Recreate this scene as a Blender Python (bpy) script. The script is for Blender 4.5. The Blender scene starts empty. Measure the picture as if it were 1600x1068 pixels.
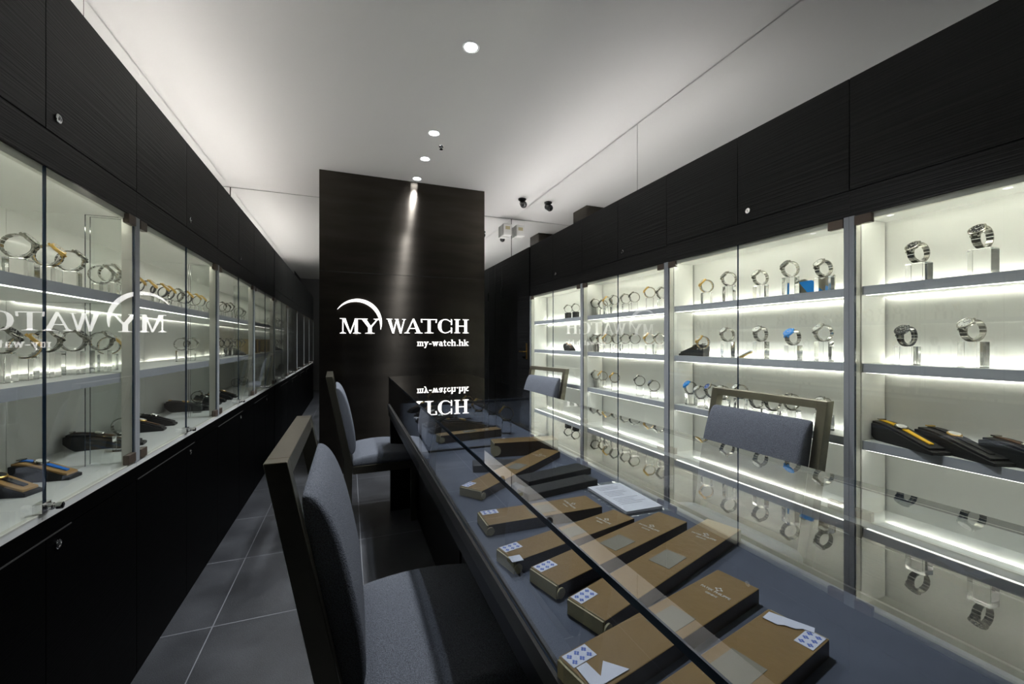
import bpy, math, random
from mathutils import Vector, Matrix
random.seed(7)
sc = bpy.context.scene
C = sc.collection
PI = math.pi

# ------------------------------------------------------------------ camera, world, exposure
cd = bpy.data.cameras.new('camera'); cam = bpy.data.objects.new('camera', cd); C.objects.link(cam)
cam.location = (0, 0, 1.2)
cam.rotation_euler = (PI/2, 0, -math.atan(254/655))
cd.sensor_fit = 'HORIZONTAL'; cd.sensor_width = 36; cd.lens = 36*655/1600; cd.clip_start = 0.02
cd.shift_y = -1/1600
sc.camera = cam
w = bpy.data.worlds.new('world'); sc.world = w; w.use_nodes = True
w.node_tree.nodes['Background'].inputs[0].default_value = (.9, .95, 1, 1)
w.node_tree.nodes['Background'].inputs[1].default_value = 0.02
sc.view_settings.view_transform = 'Standard'; sc.view_settings.look = 'None'
sc.view_settings.gamma = 1; sc.view_settings.exposure = 1.0
sc.view_settings.use_curve_mapping = False
sc.cycles.transparent_max_bounces = 40
sc.cycles.max_bounces = 14; sc.cycles.glossy_bounces = 8; sc.cycles.transmission_bounces = 10
sc.cycles.caustics_refractive = False; sc.cycles.caustics_reflective = True
sc.cycles.use_denoising = True
sc.cycles.sample_clamp_indirect = 8

E_CASE = 13.5      # LED strips in the display cases
E_COVE_L = 13.0
E_COVE_R = 10.5
E_SPOT = 34.0      # downlights, watts each
E_SIGN = .85

# ------------------------------------------------------------------ materials
MAT = {}
def mat(name, col, rough=.5, metal=0, spec=.5, emit=None, es=0, bump=None, coat=0, aniso=0, tangent=None, var=None, trans=0, ior=1.45):
    m = bpy.data.materials.new(name); m.use_nodes = True; nt = m.node_tree; n = nt.nodes; b = n['Principled BSDF']
    b.inputs['Base Color'].default_value = (*col, 1); b.inputs['Roughness'].default_value = rough
    b.inputs['Metallic'].default_value = metal; b.inputs['Specular IOR Level'].default_value = spec
    b.inputs['Coat Weight'].default_value = coat; b.inputs['Coat Roughness'].default_value = .05
    b.inputs['Transmission Weight'].default_value = trans; b.inputs['IOR'].default_value = ior
    if emit: b.inputs['Emission Color'].default_value = (*emit, 1); b.inputs['Emission Strength'].default_value = es
    if aniso:
        b.inputs['Anisotropic'].default_value = aniso
        t = n.new('ShaderNodeCombineXYZ')
        for k in range(3): t.inputs[k].default_value = tangent[k]
        nt.links.new(t.outputs[0], b.inputs['Tangent'])
    if bump or var:
        tc = n.new('ShaderNodeTexCoord'); mp = n.new('ShaderNodeMapping'); nt.links.new(tc.outputs['Object'], mp.inputs[0])
        src = bump or var
        mp.inputs['Scale'].default_value = src[0]
        no = n.new('ShaderNodeTexNoise'); no.inputs['Scale'].default_value = 1; no.inputs['Detail'].default_value = src[2] if len(src) > 2 else 4
        nt.links.new(mp.outputs[0], no.inputs[0])
        if bump:
            bp = n.new('ShaderNodeBump'); bp.inputs['Strength'].default_value = bump[1]; bp.inputs['Distance'].default_value = .002
            nt.links.new(no.outputs[0], bp.inputs['Height']); nt.links.new(bp.outputs[0], b.inputs['Normal'])
        amt = var[1] if var else 0
        if amt:
            mx = n.new('ShaderNodeMix'); mx.data_type = 'RGBA'
            mx.inputs[6].default_value = (*[x*(1-amt) for x in col], 1); mx.inputs[7].default_value = (*[min(1, x*(1+amt)) for x in col], 1)
            cr = n.new('ShaderNodeMapRange'); cr.inputs[1].default_value = .35; cr.inputs[2].default_value = .65
            nt.links.new(no.outputs[0], cr.inputs[0]); nt.links.new(cr.outputs[0], mx.inputs[0]); nt.links.new(mx.outputs[2], b.inputs['Base Color'])
    MAT[name] = m; return m
WG = ((60, 1.2, 260), .35, 5)
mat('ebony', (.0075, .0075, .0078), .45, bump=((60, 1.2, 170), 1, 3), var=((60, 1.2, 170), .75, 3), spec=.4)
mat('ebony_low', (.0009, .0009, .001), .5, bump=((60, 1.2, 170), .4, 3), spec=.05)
mat('black_gap', (.002, .002, .002), .8)
mat('pillar', (.070, .062, .052), .24, metal=1, aniso=.97, tangent=(0, 0, 1), var=((1.5, 1, 9), .18, 4))
mat('ceiling', (.80, .79, .78), .6)
mat('case_white', (.85, .855, .815), .35, coat=.15)
mat('case_floor', (.74, .76, .74), .3)
mat('shelf_edge', (.43, .455, .51), .4)
mat('post', (.62, .62, .56), .4)
mat('post_dark', (.33, .35, .37), .4)
mat('hinge', (.13, .10, .08), .4, metal=.4)
mat('chrome', (.8, .8, .8), .12, metal=1)
mat('steel', (.33, .32, .285), .2, metal=1)
mat('gold', (.75, .50, .16), .3, metal=1)
mat('dark_steel', (.10, .10, .11), .25, metal=1)
mat('mirror', (.93, .935, .93), .0, metal=1)
mat('glass_edge', (.008, .03, .07), .1)
mat('counter_edge', (.022, .038, .062), .12)
mat('blue_edge', (.10, .22, .55), .2)
mat('acrylic', (1, 1, 1), .0, trans=1, ior=1.47)
mat('bronze', (.25, .235, .185), .30, metal=1, bump=((8, 8, 300), .15, 3))
mat('fabric', (.125, .138, .165), .9, bump=((420, 420, 420), 1, 1), var=((420, 420, 420), .35, 1))
mat('felt', (.095, .110, .145), .85, var=((6, 6, 6), .1, 4))
mat('counter_black', (.0035, .0035, .004), .35, spec=.25)
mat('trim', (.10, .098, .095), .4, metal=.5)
mat('black_leather', (.012, .012, .013), .45, bump=((300, 300, 300), .4, 3))
mat('tan_pad', (.42, .25, .09), .6)
mat('yellow_strap', (.85, .50, .02), .5)
mat('blue_strap', (.02, .20, .75), .4)
mat('blue_film', (.03, .28, .78), .25)
mat('brown_strap', (.10, .05, .025), .55)
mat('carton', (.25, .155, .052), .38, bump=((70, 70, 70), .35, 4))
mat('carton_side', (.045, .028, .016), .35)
mat('carton_end', (.45, .40, .24), .55)
mat('sticker', (.72, .75, .85), .5)
mat('sticker_blue', (.12, .2, .6), .5)
mat('film', (.30, .28, .22), .12, coat=.5)
mat('print_white', (.8, .8, .76), .5)
mat('paper', (.80, .82, .86), .6)
mat('grey_print', (.35, .36, .4), .6)
mat('led', (1, 1, 1), .5, emit=(1, .99, .90), es=E_CASE)
mat('led_soft', (1, 1, 1), .5, emit=(1, .99, .90), es=E_CASE*.34)
mat('led_front', (1, 1, 1), .5, emit=(1, 1, .9), es=2.6)
mat('lower_shelf_fill', (1, 1, 1), .5, emit=(1, 1, .92), es=4.0)  # fill glow added under the right lower shelves, no LED known there
mat('cove_led_left', (1, 1, 1), .5, emit=(1, .955, .90), es=E_COVE_L)
mat('cove_led_right', (1, 1, 1), .5, emit=(1, .97, .94), es=E_COVE_R)
mat('cove_led_left_near', (1, 1, 1), .5, emit=(1, .955, .90), es=E_COVE_L*.7)
mat('cove_led_right_near', (1, 1, 1), .5, emit=(1, .97, .94), es=E_COVE_R*.8)
mat('lamp', (1, 1, 1), .5, emit=(.95, .97, 1), es=14)
mat('sign_white', (1, 1, 1), .5, emit=(1, .96, .92), es=E_SIGN)
mat('black_plastic', (.01, .01, .01), .35)
mat('white_plastic', (.7, .7, .68), .4)
mat('dial_white', (.75, .75, .7), .25); mat('dial_black', (.01, .01, .012), .15); mat('dial_blue', (.02, .07, .3), .15)
mat('tan_box', (.50, .36, .13), .6)
mat('kick', (.003, .003, .003), .5)
mat('wall_grey', (.12, .12, .12), .6)
mat('white_rim', (.75, .75, .74), .35)

def glass_mat(name, tint, ior=1.5):
    # clear pane: transparent body; the reflections of its two faces are merged on the face towards the ray
    m = bpy.data.materials.new(name); m.use_nodes = True; nt = m.node_tree; n = nt.nodes; n.clear()
    out = n.new('ShaderNodeOutputMaterial'); mix = n.new('ShaderNodeMixShader'); tr = n.new('ShaderNodeBsdfTransparent'); gl = n.new('ShaderNodeBsdfGlossy')
    tr.inputs[0].default_value = (*tint, 1); gl.inputs['Roughness'].default_value = 0; gl.inputs[0].default_value = (1, 1, 1, 1)
    fr = n.new('ShaderNodeFresnel'); ge = n.new('ShaderNodeNewGeometry'); mr = n.new('ShaderNodeMapRange')
    mr.inputs['To Min'].default_value = ior; mr.inputs['To Max'].default_value = 1/ior
    nt.links.new(ge.outputs['Backfacing'], mr.inputs['Value']); nt.links.new(mr.outputs[0], fr.inputs['IOR'])
    fm = n.new('ShaderNodeMath'); fm.operation = 'MULTIPLY'; iv = n.new('ShaderNodeMath'); iv.operation = 'MULTIPLY_ADD'; iv.inputs[1].default_value = -1.8; iv.inputs[2].default_value = 1.8
    nt.links.new(ge.outputs['Backfacing'], iv.inputs[0]); nt.links.new(fr.outputs[0], fm.inputs[0]); nt.links.new(iv.outputs[0], fm.inputs[1]); fm.use_clamp = True
    nt.links.new(fm.outputs[0], mix.inputs[0]); nt.links.new(tr.outputs[0], mix.inputs[1]); nt.links.new(gl.outputs[0], mix.inputs[2])
    nt.links.new(mix.outputs[0], out.inputs[0]); MAT[name] = m
glass_mat('glass', (.985, .995, .985)); glass_mat('counter_glass', (.955, .97, .985))

def floor_mat():
    m = bpy.data.materials.new('floor_tiles'); m.use_nodes = True; nt = m.node_tree; n = nt.nodes; b = n['Principled BSDF']; L = nt.links.new
    tc = n.new('ShaderNodeTexCoord'); mp = n.new('ShaderNodeMapping'); L(tc.outputs['Object'], mp.inputs[0])
    mp.inputs['Location'].default_value = (.537, -.3, 0)
    br = n.new('ShaderNodeTexBrick'); br.offset = 0; br.inputs['Scale'].default_value = 1
    br.inputs['Brick Width'].default_value = .6; br.inputs['Row Height'].default_value = .6; br.inputs['Mortar Size'].default_value = .0022; br.inputs['Mortar Smooth'].default_value = .1
    L(mp.outputs[0], br.inputs[0])
    no = n.new('ShaderNodeTexNoise'); no.inputs['Scale'].default_value = 3; no.inputs['Detail'].default_value = 8
    n2 = n.new('ShaderNodeTexNoise'); n2.inputs['Scale'].default_value = 320; n2.inputs['Detail'].default_value = 2
    L(tc.outputs['Object'], no.inputs[0]); L(tc.outputs['Object'], n2.inputs[0])
    ad = n.new('ShaderNodeMath'); ad.operation = 'ADD'; mu = n.new('ShaderNodeMath'); mu.operation = 'MULTIPLY'; mu.inputs[1].default_value = .5
    L(no.outputs[0], ad.inputs[0]); L(n2.outputs[0], ad.inputs[1]); L(ad.outputs[0], mu.inputs[0])
    cr = n.new('ShaderNodeValToRGB'); cr.color_ramp.elements[0].position = .38; cr.color_ramp.elements[0].color = (.020, .0215, .025, 1)
    cr.color_ramp.elements[1].position = .64; cr.color_ramp.elements[1].color = (.088, .093, .102, 1)
    L(mu.outputs[0], cr.inputs[0])
    mx = n.new('ShaderNodeMix'); mx.data_type = 'RGBA'; mx.inputs[7].default_value = (.24, .25, .27, 1)
    L(br.outputs['Fac'], mx.inputs[0]); L(cr.outputs[0], mx.inputs[6]); L(mx.outputs[2], b.inputs['Base Color'])
    b.inputs['Roughness'].default_value = .38
    bp = n.new('ShaderNodeBump'); bp.inputs['Strength'].default_value = .5; bp.inputs['Distance'].default_value = .001
    L(n2.outputs[0], bp.inputs['Height']); L(bp.outputs[0], b.inputs['Normal'])
    MAT['floor_tiles'] = m
floor_mat()

# ------------------------------------------------------------------ mesh helpers
class MB:
    def __init__(s): s.v = []; s.f = []; s.m = []
    def box(s, x0, x1, y0, y1, z0, z1, mi=0, M=None, sides=None):
        k = len(s.v); P = [(x0,y0,z0),(x1,y0,z0),(x1,y1,z0),(x0,y1,z0),(x0,y0,z1),(x1,y0,z1),(x1,y1,z1),(x0,y1,z1)]
        if M: P = [tuple(M @ Vector(p)) for p in P]
        s.v += P
        F = {'-z': (0,3,2,1), '+z': (4,5,6,7), '-y': (0,1,5,4), '+x': (1,2,6,5), '+y': (2,3,7,6), '-x': (3,0,4,7)}
        for key, q in F.items():
            s.f.append(tuple(k+i for i in q)); s.m.append(sides.get(key, mi) if sides else mi)
        return s
    def prism(s, pts, vec, mi=0):
        k = len(s.v); n = len(pts); v = Vector(vec)
        s.v += [tuple(p) for p in pts] + [tuple(Vector(p)+v) for p in pts]
        nrm = Vector((0,0,0))
        for i in range(n):
            a, b = Vector(pts[i]), Vector(pts[(i+1) % n]); nrm += a.cross(b)
        fl = nrm.dot(v) > 0
        def add(q):
            s.f.append(tuple(q[::-1]) if not fl else tuple(q)); s.m.append(mi)
        add([k+i for i in range(n)][::-1]); add([k+n+i for i in range(n)])
        for i in range(n): j = (i+1) % n; add([k+i, k+j, k+n+j, k+n+i])
        return s
    def rings(s, R, mi=0, cap=True, closed=False):
        k = len(s.v); n = len(R[0])
        for r in R: s.v += [tuple(p) for p in r]
        m = len(R)
        for a in range(m if closed else m-1):
            b = (a+1) % m
            for i in range(n):
                j = (i+1) % n; s.f.append((k+a*n+i, k+a*n+j, k+b*n+j, k+b*n+i)); s.m.append(mi)
        if cap and not closed:
            s.f.append(tuple(k+i for i in range(n))[::-1]); s.m.append(mi)
            s.f.append(tuple(k+(m-1)*n+i for i in range(n))); s.m.append(mi)
        return s
    def lathe(s, prof, c, ax, n=20, mi=0):  # prof: list of (radius, distance along axis)
        ax = Vector(ax).normalized(); u = ax.orthogonal().normalized(); w_ = ax.cross(u); c = Vector(c)
        R = [[c+ax*h+(u*math.cos(2*PI*i/n)+w_*math.sin(2*PI*i/n))*r for i in range(n)] for r, h in prof]
        return s.rings(R, mi)
    def torus(s, c, ax, r, t, n=24, k=8, mi=0):
        ax = Vector(ax).normalized(); u = ax.orthogonal().normalized(); w_ = ax.cross(u); c = Vector(c); R = []
        for i in range(n):
            d = u*math.cos(2*PI*i/n)+w_*math.sin(2*PI*i/n)
            R.append([c+d*(r+t*math.cos(2*PI*j/k))+ax*t*math.sin(2*PI*j/k) for j in range(k)])
        return s.rings(R, mi, closed=True)
    def xf(s, M): s.v = [tuple(M @ Vector(p)) for p in s.v]; return s
    def mesh(s, name, mats, smooth=False):
        me = bpy.data.meshes.new(name); me.from_pydata(s.v, [], s.f); me.update()
        for a in mats: me.materials.append(MAT[a])
        me.polygons.foreach_set('material_index', s.m)
        if smooth: me.polygons.foreach_set('use_smooth', [True]*len(s.f))
        import bmesh
        bm = bmesh.new(); bm.from_mesh(me); bmesh.ops.recalc_face_normals(bm, faces=bm.faces); bm.to_mesh(me); bm.free()
        return me
def obj(name, mb, mats, parent=None, smooth=False, bevel=0, auto=False):
    if isinstance(mats, str): mats = [mats]
    me = mb.mesh(name, mats, smooth) if isinstance(mb, MB) else mb
    o = bpy.data.objects.new(name, me); C.objects.link(o)
    if parent: o.parent = parent
    if bevel:
        b = o.modifiers.new('bevel', 'BEVEL'); b.width = bevel; b.segments = 2; b.limit_method = 'ANGLE'
    return o
def tag(o, label, cat, group=None):
    o['label'] = label; o['category'] = cat
    if group: o['group'] = group
    return o
def thing(name, label, cat, loc=(0,0,0), rz=0, group=None):
    o = bpy.data.objects.new(name, None); C.objects.link(o); o.empty_display_size = .05
    o.location = loc; o.rotation_euler = (0,0,rz); return tag(o, label, cat, group)
def struct(name, mb, mats): o = obj(name, mb, mats); o['kind'] = 'structure'; return o
def copy_tree(o, parent=None):
    c = o.copy(); C.objects.link(c)
    if parent: c.parent = parent
    for ch in list(KIDS.get(o.name, [])): copy_tree_k(ch, c)
    return c
def copy_tree_k(o, parent):
    c = o.copy(); C.objects.link(c); c.parent = parent
    for ch in list(KIDS.get(o.name, [])): copy_tree_k(ch, c)
KIDS = {}
def index_kids():
    KIDS.clear()
    for o in bpy.data.objects:
        if o.parent: KIDS.setdefault(o.parent.name, []).append(o)
def B(*a, **k): return MB().box(*a, **k)

# ------------------------------------------------------------------ room numbers (metres)
XL, XR = -.716, 1.668          # glass planes of the two rows of cases
ML, MR = -1.10, 1.885          # mirrored upper walls
YB, YF = 4.88, -1.6
CEIL = 2.73
LB, RB = -1.06, 1.848          # white backs of the cases

struct('floor', B(-1.3, 2.1, YF-.1, YB+.1, -.05, 0), 'floor_tiles')
struct('ceiling', B(-1.3, 2.1, YF-.1, YB+.1, CEIL, CEIL+.05), 'ceiling')
struct('wall_left', B(ML-.08, ML-.012, YF, YB+.1, 0, CEIL), 'black_gap')
struct('wall_right', B(MR+.012, MR+.08, YF, YB+.1, 0, CEIL), 'black_gap')
struct('wall_back', B(ML-.08, MR+.08, YB+.012, YB+.08, 0, CEIL), 'black_gap')
struct('wall_front', B(ML-.08, MR+.08, YF-.08, YF, 0, CEIL), 'wall_grey')

def mirror(name, mb, label): tag(obj(name, mb, 'mirror'), label, 'mirror')
mirror('wall_mirror', B(ML-.011, ML, -.3, 2.42, 2.0, CEIL-.006), 'tall wall mirror above the near left cabinets, strip by the ceiling')
mirror('wall_mirror', B(ML-.011, ML, 2.424, YB-.002, 2.0, CEIL-.006), 'wall mirror above the far left cabinets, up to the back corner')
mirror('wall_mirror', B(MR, MR+.011, -.3, 2.424, 2.0, CEIL-.006), 'wall mirror above the near right cabinets reflecting the ceiling')
mirror('wall_mirror', B(MR, MR+.011, 2.428, YB-.002, 2.0, CEIL-.006), 'wall mirror above the far right cabinets behind the ceiling cameras')
mirror('wall_mirror', B(ML+.004, MR-.004, YB, YB+.011, .0, CEIL-.006), 'full height mirror covering the back wall behind the black pillar')

# ------------------------------------------------------------------ display cases
LBAYS = [-.07, .93, 1.90, 2.90, 3.90, 4.87]
RBAYS = [-.88, .035, .962, 1.890, 2.815, 3.805]
ZT = 1.645
def cabinet_row(side, bays):
    left = side < 0
    XF = XL if left else XR                      # glass plane
    XK = LB if left else RB                      # white back
    MX = ML if left else MR
    d = -1 if left else 1                        # direction into the case
    zb = .767 if left else .575
    shelves = ([(1.3646, 'upper'), (1.089, 'middle')] if left else [(1.396, 'upper'), (1.121, 'middle'), (.847, 'lower')])
    wall = 'left' if left else 'right'
    order_l = ['front-most', 'nearest', 'second', 'third', 'farthest']
    def X(a, b): return (min(a, b), max(a, b))
    for i in range(0 if left else 1, 5):
        y0, y1 = bays[i], bays[i+1]; ym = (y0+y1)/2
        if not left: nm = ['out-of-frame', 'nearest', 'second', 'third', 'farthest'][i]
        else: nm = order_l[i]
        # upper cabinet
        t = thing('wall_cabinet', f'black wood grain wall cabinet above the {nm} glass case on the {wall} wall', 'cabinet', (XF, ym, 1.65), group=f'black wall cabinets on the {wall}')
        def part(name, mb, m, p=None, **k):
            mb.xf(Matrix.Translation((-XF, -ym, -1.65))) ; return obj(name, mb, m, p or t, **k)
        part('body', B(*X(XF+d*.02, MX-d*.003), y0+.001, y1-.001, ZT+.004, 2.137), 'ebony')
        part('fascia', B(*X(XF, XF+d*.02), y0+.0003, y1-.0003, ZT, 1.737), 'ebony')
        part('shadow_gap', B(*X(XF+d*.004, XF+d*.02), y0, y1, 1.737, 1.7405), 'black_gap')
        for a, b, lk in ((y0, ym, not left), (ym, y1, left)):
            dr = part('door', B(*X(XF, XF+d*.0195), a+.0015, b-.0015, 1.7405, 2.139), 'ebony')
            if lk:
                yk = (ym - .055) if not left else (ym + .045)
                zk = 1.785
                g = MB().lathe([(.0001,0),(.0115,0),(.0125,.0012),(.0125,.0035),(.011,.0045),(.008,.0045),(.0078,.0035),(.0001,.0035)], (XF, yk, zk), (-d,0,0), 24)
                part('lock', g, 'chrome', None, smooth=False)
                part('keyhole', B(*X(XF-d*.0036, XF-d*.0042), yk-.001, yk+.001, zk-.004, zk+.004), 'black_gap')
        # base cabinet
        ztop = zb
        t = thing('base_cabinet', f'black wood base cabinet under the {nm} glass case on the {wall} wall', 'cabinet', (XF, ym, 0), group=f'black base cabinets on the {wall}')
        def part(name, mb, m, p=None, **k):
            mb.xf(Matrix.Translation((-XF, -ym, 0))); return obj(name, mb, m, p or t, **k)
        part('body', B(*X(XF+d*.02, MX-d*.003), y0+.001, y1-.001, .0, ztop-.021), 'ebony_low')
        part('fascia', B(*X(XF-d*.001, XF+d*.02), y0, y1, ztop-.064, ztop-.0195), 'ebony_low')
        part('seam_highlight', B(*X(XF-d*.003, XF+d*.004), y0+.004, ym+.1, ztop-.0675, ztop-.064), 'trim')  # lighter strip standing in for the highlight along the door seam
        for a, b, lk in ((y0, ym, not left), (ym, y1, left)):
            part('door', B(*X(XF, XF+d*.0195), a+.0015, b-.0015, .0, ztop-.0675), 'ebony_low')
            if lk:
                yk = (ym - .045) if not left else (ym + .045); zk = ztop-.1
                part('lock', MB().lathe([(.0001,0),(.0115,0),(.0125,.0012),(.0125,.0035),(.011,.0045),(.008,.0045),(.0078,.0035),(.0001,.0035)], (XF, yk, zk), (-d,0,0), 24), 'chrome')
        # glass case
        t = thing('display_case', f'lit white glass-front watch display case, {nm} on the {wall} wall', 'display case', (XF, ym, zb), group=f'glass display cases on the {wall}')
        def part(name, mb, m, p=None, **k):
            mb.xf(Matrix.Translation((-XF, -ym, -zb))); return obj(name, mb, m, p or t, **k)
        part('back_panel', B(*X(XK, XK+d*.03), y0+.001, y1-.001, zb-.018, ZT+.002), 'case_white')
        part('top_panel', B(*X(XF+d*.022, XK), y0+.001, y1-.001, ZT-.006, ZT+.003), 'case_white')
        part('bottom_panel', B(*X(XF-d*.0, XK), y0+.001, y1-.001, zb-.018, zb), 'case_floor')
        part('edge_strip', B(*X(XF-d*.001, XF+d*.014), y0+.011, y1-.011, zb, zb+.004), 'post')
        part('top_rail', B(*X(XF+d*.008, XF+d*.022), y0+.0185, y1-.0185, ZT-.020, ZT-.0002), 'post')
        dep = .14 if left else .178
        # post: light metal with a dark front channel
        part('post', B(*X(XF+d*.0065, XF+d*.037), y0+.0008, y0+.014, zb, ZT, sides=None), 'post')
        part('post', B(*X(XF+d*.0065, XF+d*.037), y1-.014, y1-.0008, zb, ZT), 'post')
        for ya, yb in ((y0+.0004, y0+.017), (y1-.017, y1-.0004)): part('post_cover', B(*X(XF-d*.003, XF+d*.006), ya, yb, zb, ZT), 'post_dark')
        for yy in (y0+.012, y1-.018):
            part('side_glass', B(*X(XF+d*.0375, XF+d*.03+d*(dep-.034)), yy, yy+.006, zb, ZT-.007, sides={'+x': 1 if not left else 0, '-x': 1 if left else 0, '+z': 1}),
                 ['glass' if left else 'case_white', 'glass_edge'])
        for zs, nmz in shelves:
            th = .032
            s0 = XF+d*.038; s1 = XK-d*.016; soft = (nmz == 'lower') or (left and nmz == 'middle')
            sb = MB().box(*X(s0, s1), y0+.0195, y1-.0195, zs-th, zs, sides={'+x' if left else '-x': 1})
            sb.box(*X(s1-d*.0002, s1+d*.006), y0+.0195, y1-.0195, zs-th, zs-th+.004)
            sh = part('shelf', sb, ['case_floor', 'shelf_edge'])
            if not (left and soft): part('led_or_fill_line', B(*X(s0+d*.003, s0+d*.013), y0+.03, y1-.03, zs-th-.0012, zs-th-.0001), 'lower_shelf_fill' if soft else 'led_front', sh)  # under the right lower shelf this is an added fill brightening the compartment
            part('led_strip', B(*X(s1+d*.0003, s1+d*.0035), y0+.03, y1-.03, zs-.022, zs-.007), 'led_soft' if (soft or left) else 'led', sh)
        part('led_strip', B(*X(XF+d*.0225, XF+d*.029), y0+.03, y1-.03, ZT-.0085, ZT-.0065), 'led')
        # two glass doors, patch hinges at the post side, knob lock on the meeting stile
        for a, b, hy in ((y0+.018, ym-.0015, y0+.018), (ym+.0015, y1-.018, y1-.018)):
            dr = part('glass_door', B(*X(XF, XF+d*.006), a, b, zb+.005, ZT-.002, sides={'+y': 1, '-y': 1}), ['glass', 'glass_edge'])
            ya, yb = (hy, hy+.052) if hy == a else (hy-.052, hy)
            for za in (zb+.006, ZT-.035):
                part('hinge', B(*X(XF-d*.006, XF+d*.012), ya, yb, za, za+.032), 'hinge', dr, bevel=.001)
        if left or True:
            kb = MB().box(*X(XF-d*.008, XF+d*.012), ym-.028, ym+.006, zb+.006, zb+.030)
            kb.lathe([(.0001,0),(.009,0),(.009,.012),(.006,.013),(.006,.016),(.0085,.018),(.0085,.030),(.0001,.031)], (XF-d*.008, ym-.010, zb+.018), (-d,0,0), 16)
            part('door_lock', kb, 'chrome', bevel=.001)
    # cove light on top of the cabinets
    col = 'cove_led_left' if left else 'cove_led_right'
    xa, xb = (ML+.10, ML+.13) if left else (MR-.10, MR-.07)
    tag(obj('cove_light', B(xa, xb, 1.1 if left else 1.7, 2.6, 2.139, 2.150), col+'_near'), f'dimmer strip light lying on top of the near {wall} wall cabinets', 'light')
    tag(obj('cove_light', B(xa, xb, 2.6, 4.86, 2.139, 2.150), col), f'brighter strip light lying on top of the far {wall} wall cabinets', 'light')
cabinet_row(-1, LBAYS)
cabinet_row(1, RBAYS)

# tall cupboard at the far right with hinge side by the back mirror
t = thing('tall_cupboard', 'tall black wood cupboard beyond the right wall glass cases', 'cupboard', (XR, 4.24, 0))
def tp(name, mb, m, **k): return obj(name, mb.xf(Matrix.Translation((-XR, -4.24, 0))), m, t, **k)
tp('body', B(XR+.02, MR-.003, 3.815, 4.875, 0, 2.137), 'ebony')
tp('door', B(XR, XR+.0195, 3.83, 4.628, .06, 2.139), 'ebony')
tp('filler_panel', B(XR, XR+.0195, 4.632, 4.875, .06, 2.139), 'ebony')
for z in (1.72, .4): tp('hinge', MB().lathe([(.0001,0),(.006,0),(.006,.10),(.0001,.10)], (XR-.006, 4.63, z), (0,0,1), 12), 'chrome')
tp('handle', MB().box(XR-.006, XR, 3.875, 3.905, 1.02, 1.18).box(XR-.045, XR-.006, 3.884, 3.896, 1.09, 1.102).box(XR-.045, XR-.035, 3.884, 3.99, 1.09, 1.102), 'gold', bevel=.002)

# ------------------------------------------------------------------ pillar and sign
PY = 4.09
tag(obj('pillar', B(-.25, 1.285, PY, 4.39, 0, CEIL-.001), 'pillar'), 'broad black brushed metal pillar carrying the lit shop sign', 'pillar')
pil = bpy.data.objects['pillar']
obj('joint', B(-.25, 1.285, PY-.0006, PY, 1.826, 1.8285), 'black_gap', pil)

sign = thing('illuminated_sign', 'glowing white letters and crescent on the black pillar', 'sign', (.5, PY, 1.275))
SX, SZ = .5, 1.275
def glyph(name, polys, x0, wd, z0, h, depth=.007):
    mb = MB()
    for i, P in enumerate(polys):
        pts = [(x0+p[0]*wd-SX, -.003-.0002*(i % 5)-depth, z0+p[1]*h-SZ) for p in P]
        mb.prism(pts, (0, depth, 0))
    return obj(name, mb, 'sign_white', sign)
def R_(a, b, c, d): return [(a, c), (b, c), (b, d), (a, d)]
def S_(xb, xt, wd, y0=0, y1=1): return [(xb, y0), (xb+wd, y0), (xt+wd, y1), (xt, y1)]
def arc(cx, cy, rx, ry, a0, a1, th, n=26):  # th(t) thickness as inset fraction; returns quads
    out = []
    for i in range(n):
        q = []
        for k in (i, i+1):
            t_ = k/n; a = math.radians(a0+(a1-a0)*t_); th_ = th(t_)
            q.append(((cx+rx*math.cos(a), cy+ry*math.sin(a)), (cx+(rx-th_[0])*math.cos(a), cy+(ry-th_[1])*math.sin(a))))
        out.append([q[0][0], q[1][0], q[1][1], q[0][1]])
    return out
def ser(x0, x1, y): return [[(x0, y), (x1, y), (x1, y+.035), (x0, y+.035)], [(x0+.04, y+.03), (x1-.04, y+.03), ((x0+x1)/2+.05, y+.09), ((x0+x1)/2-.05, y+.09)]]
def sert(x0, x1, y=1.0): return [[(x0, y-.035), (x1, y-.035), (x1, y), (x0, y)], [(x0+.04, y-.03), ((x0+x1)/2-.05, y-.09), ((x0+x1)/2+.05, y-.09), (x1-.04, y-.03)]]
Z0, H0 = 1.272, .136
glyph('letter', [R_(.12,.17,0,1), R_(.70,.85,0,1), [(.12,1),(.27,1),(.52,0),(.46,0)], [(.46,0),(.52,0),(.78,1),(.72,1)]] + ser(0,.29,0)+ser(.62,1,0)+[R_(0,.27,.965,1), R_(.75,1,.965,1)], -.081, .179, Z0, H0)
glyph('letter', [R_(.40,.60,0,.45), [(.05,1),(.28,1),(.60,.42),(.40,.42)], [(.48,.42),(.60,.42),(.95,1),(.88,1)]] + ser(.25,.75,0)+sert(0,.38)+sert(.70,1.05), .094, .165, Z0, H0)
glyph('letter', [[(.05,1),(.22,1),(.40,0),(.30,0)], [(.30,0),(.38,0),(.55,1),(.50,1)], [(.46,1),(.60,1),(.78,0),(.68,0)], [(.68,0),(.76,0),(.95,1),(.90,1)]]+[R_(0,.30,.965,1), R_(.42,.62,.965,1), R_(.80,1.0,.965,1)], .323, .178, Z0+.003, H0)
glyph('letter', [[(.10,0),(.18,0),(.52,1),(.46,1)], [(.70,0),(.90,0),(.54,1.03),(.44,1)], R_(.26,.74,.32,.37)] + ser(0,.30,0)+ser(.58,1,0), .485, .173, Z0+.005, H0)
glyph('letter', [R_(.42,.60,0,1), R_(.02,.98,.95,1), [(0,1),(.06,1),(.10,.75),(.02,.75)], [(.94,1),(1,1),(.98,.75),(.90,.75)]] + ser(.24,.78,0), .641, .157, Z0+.007, H0)
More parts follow.
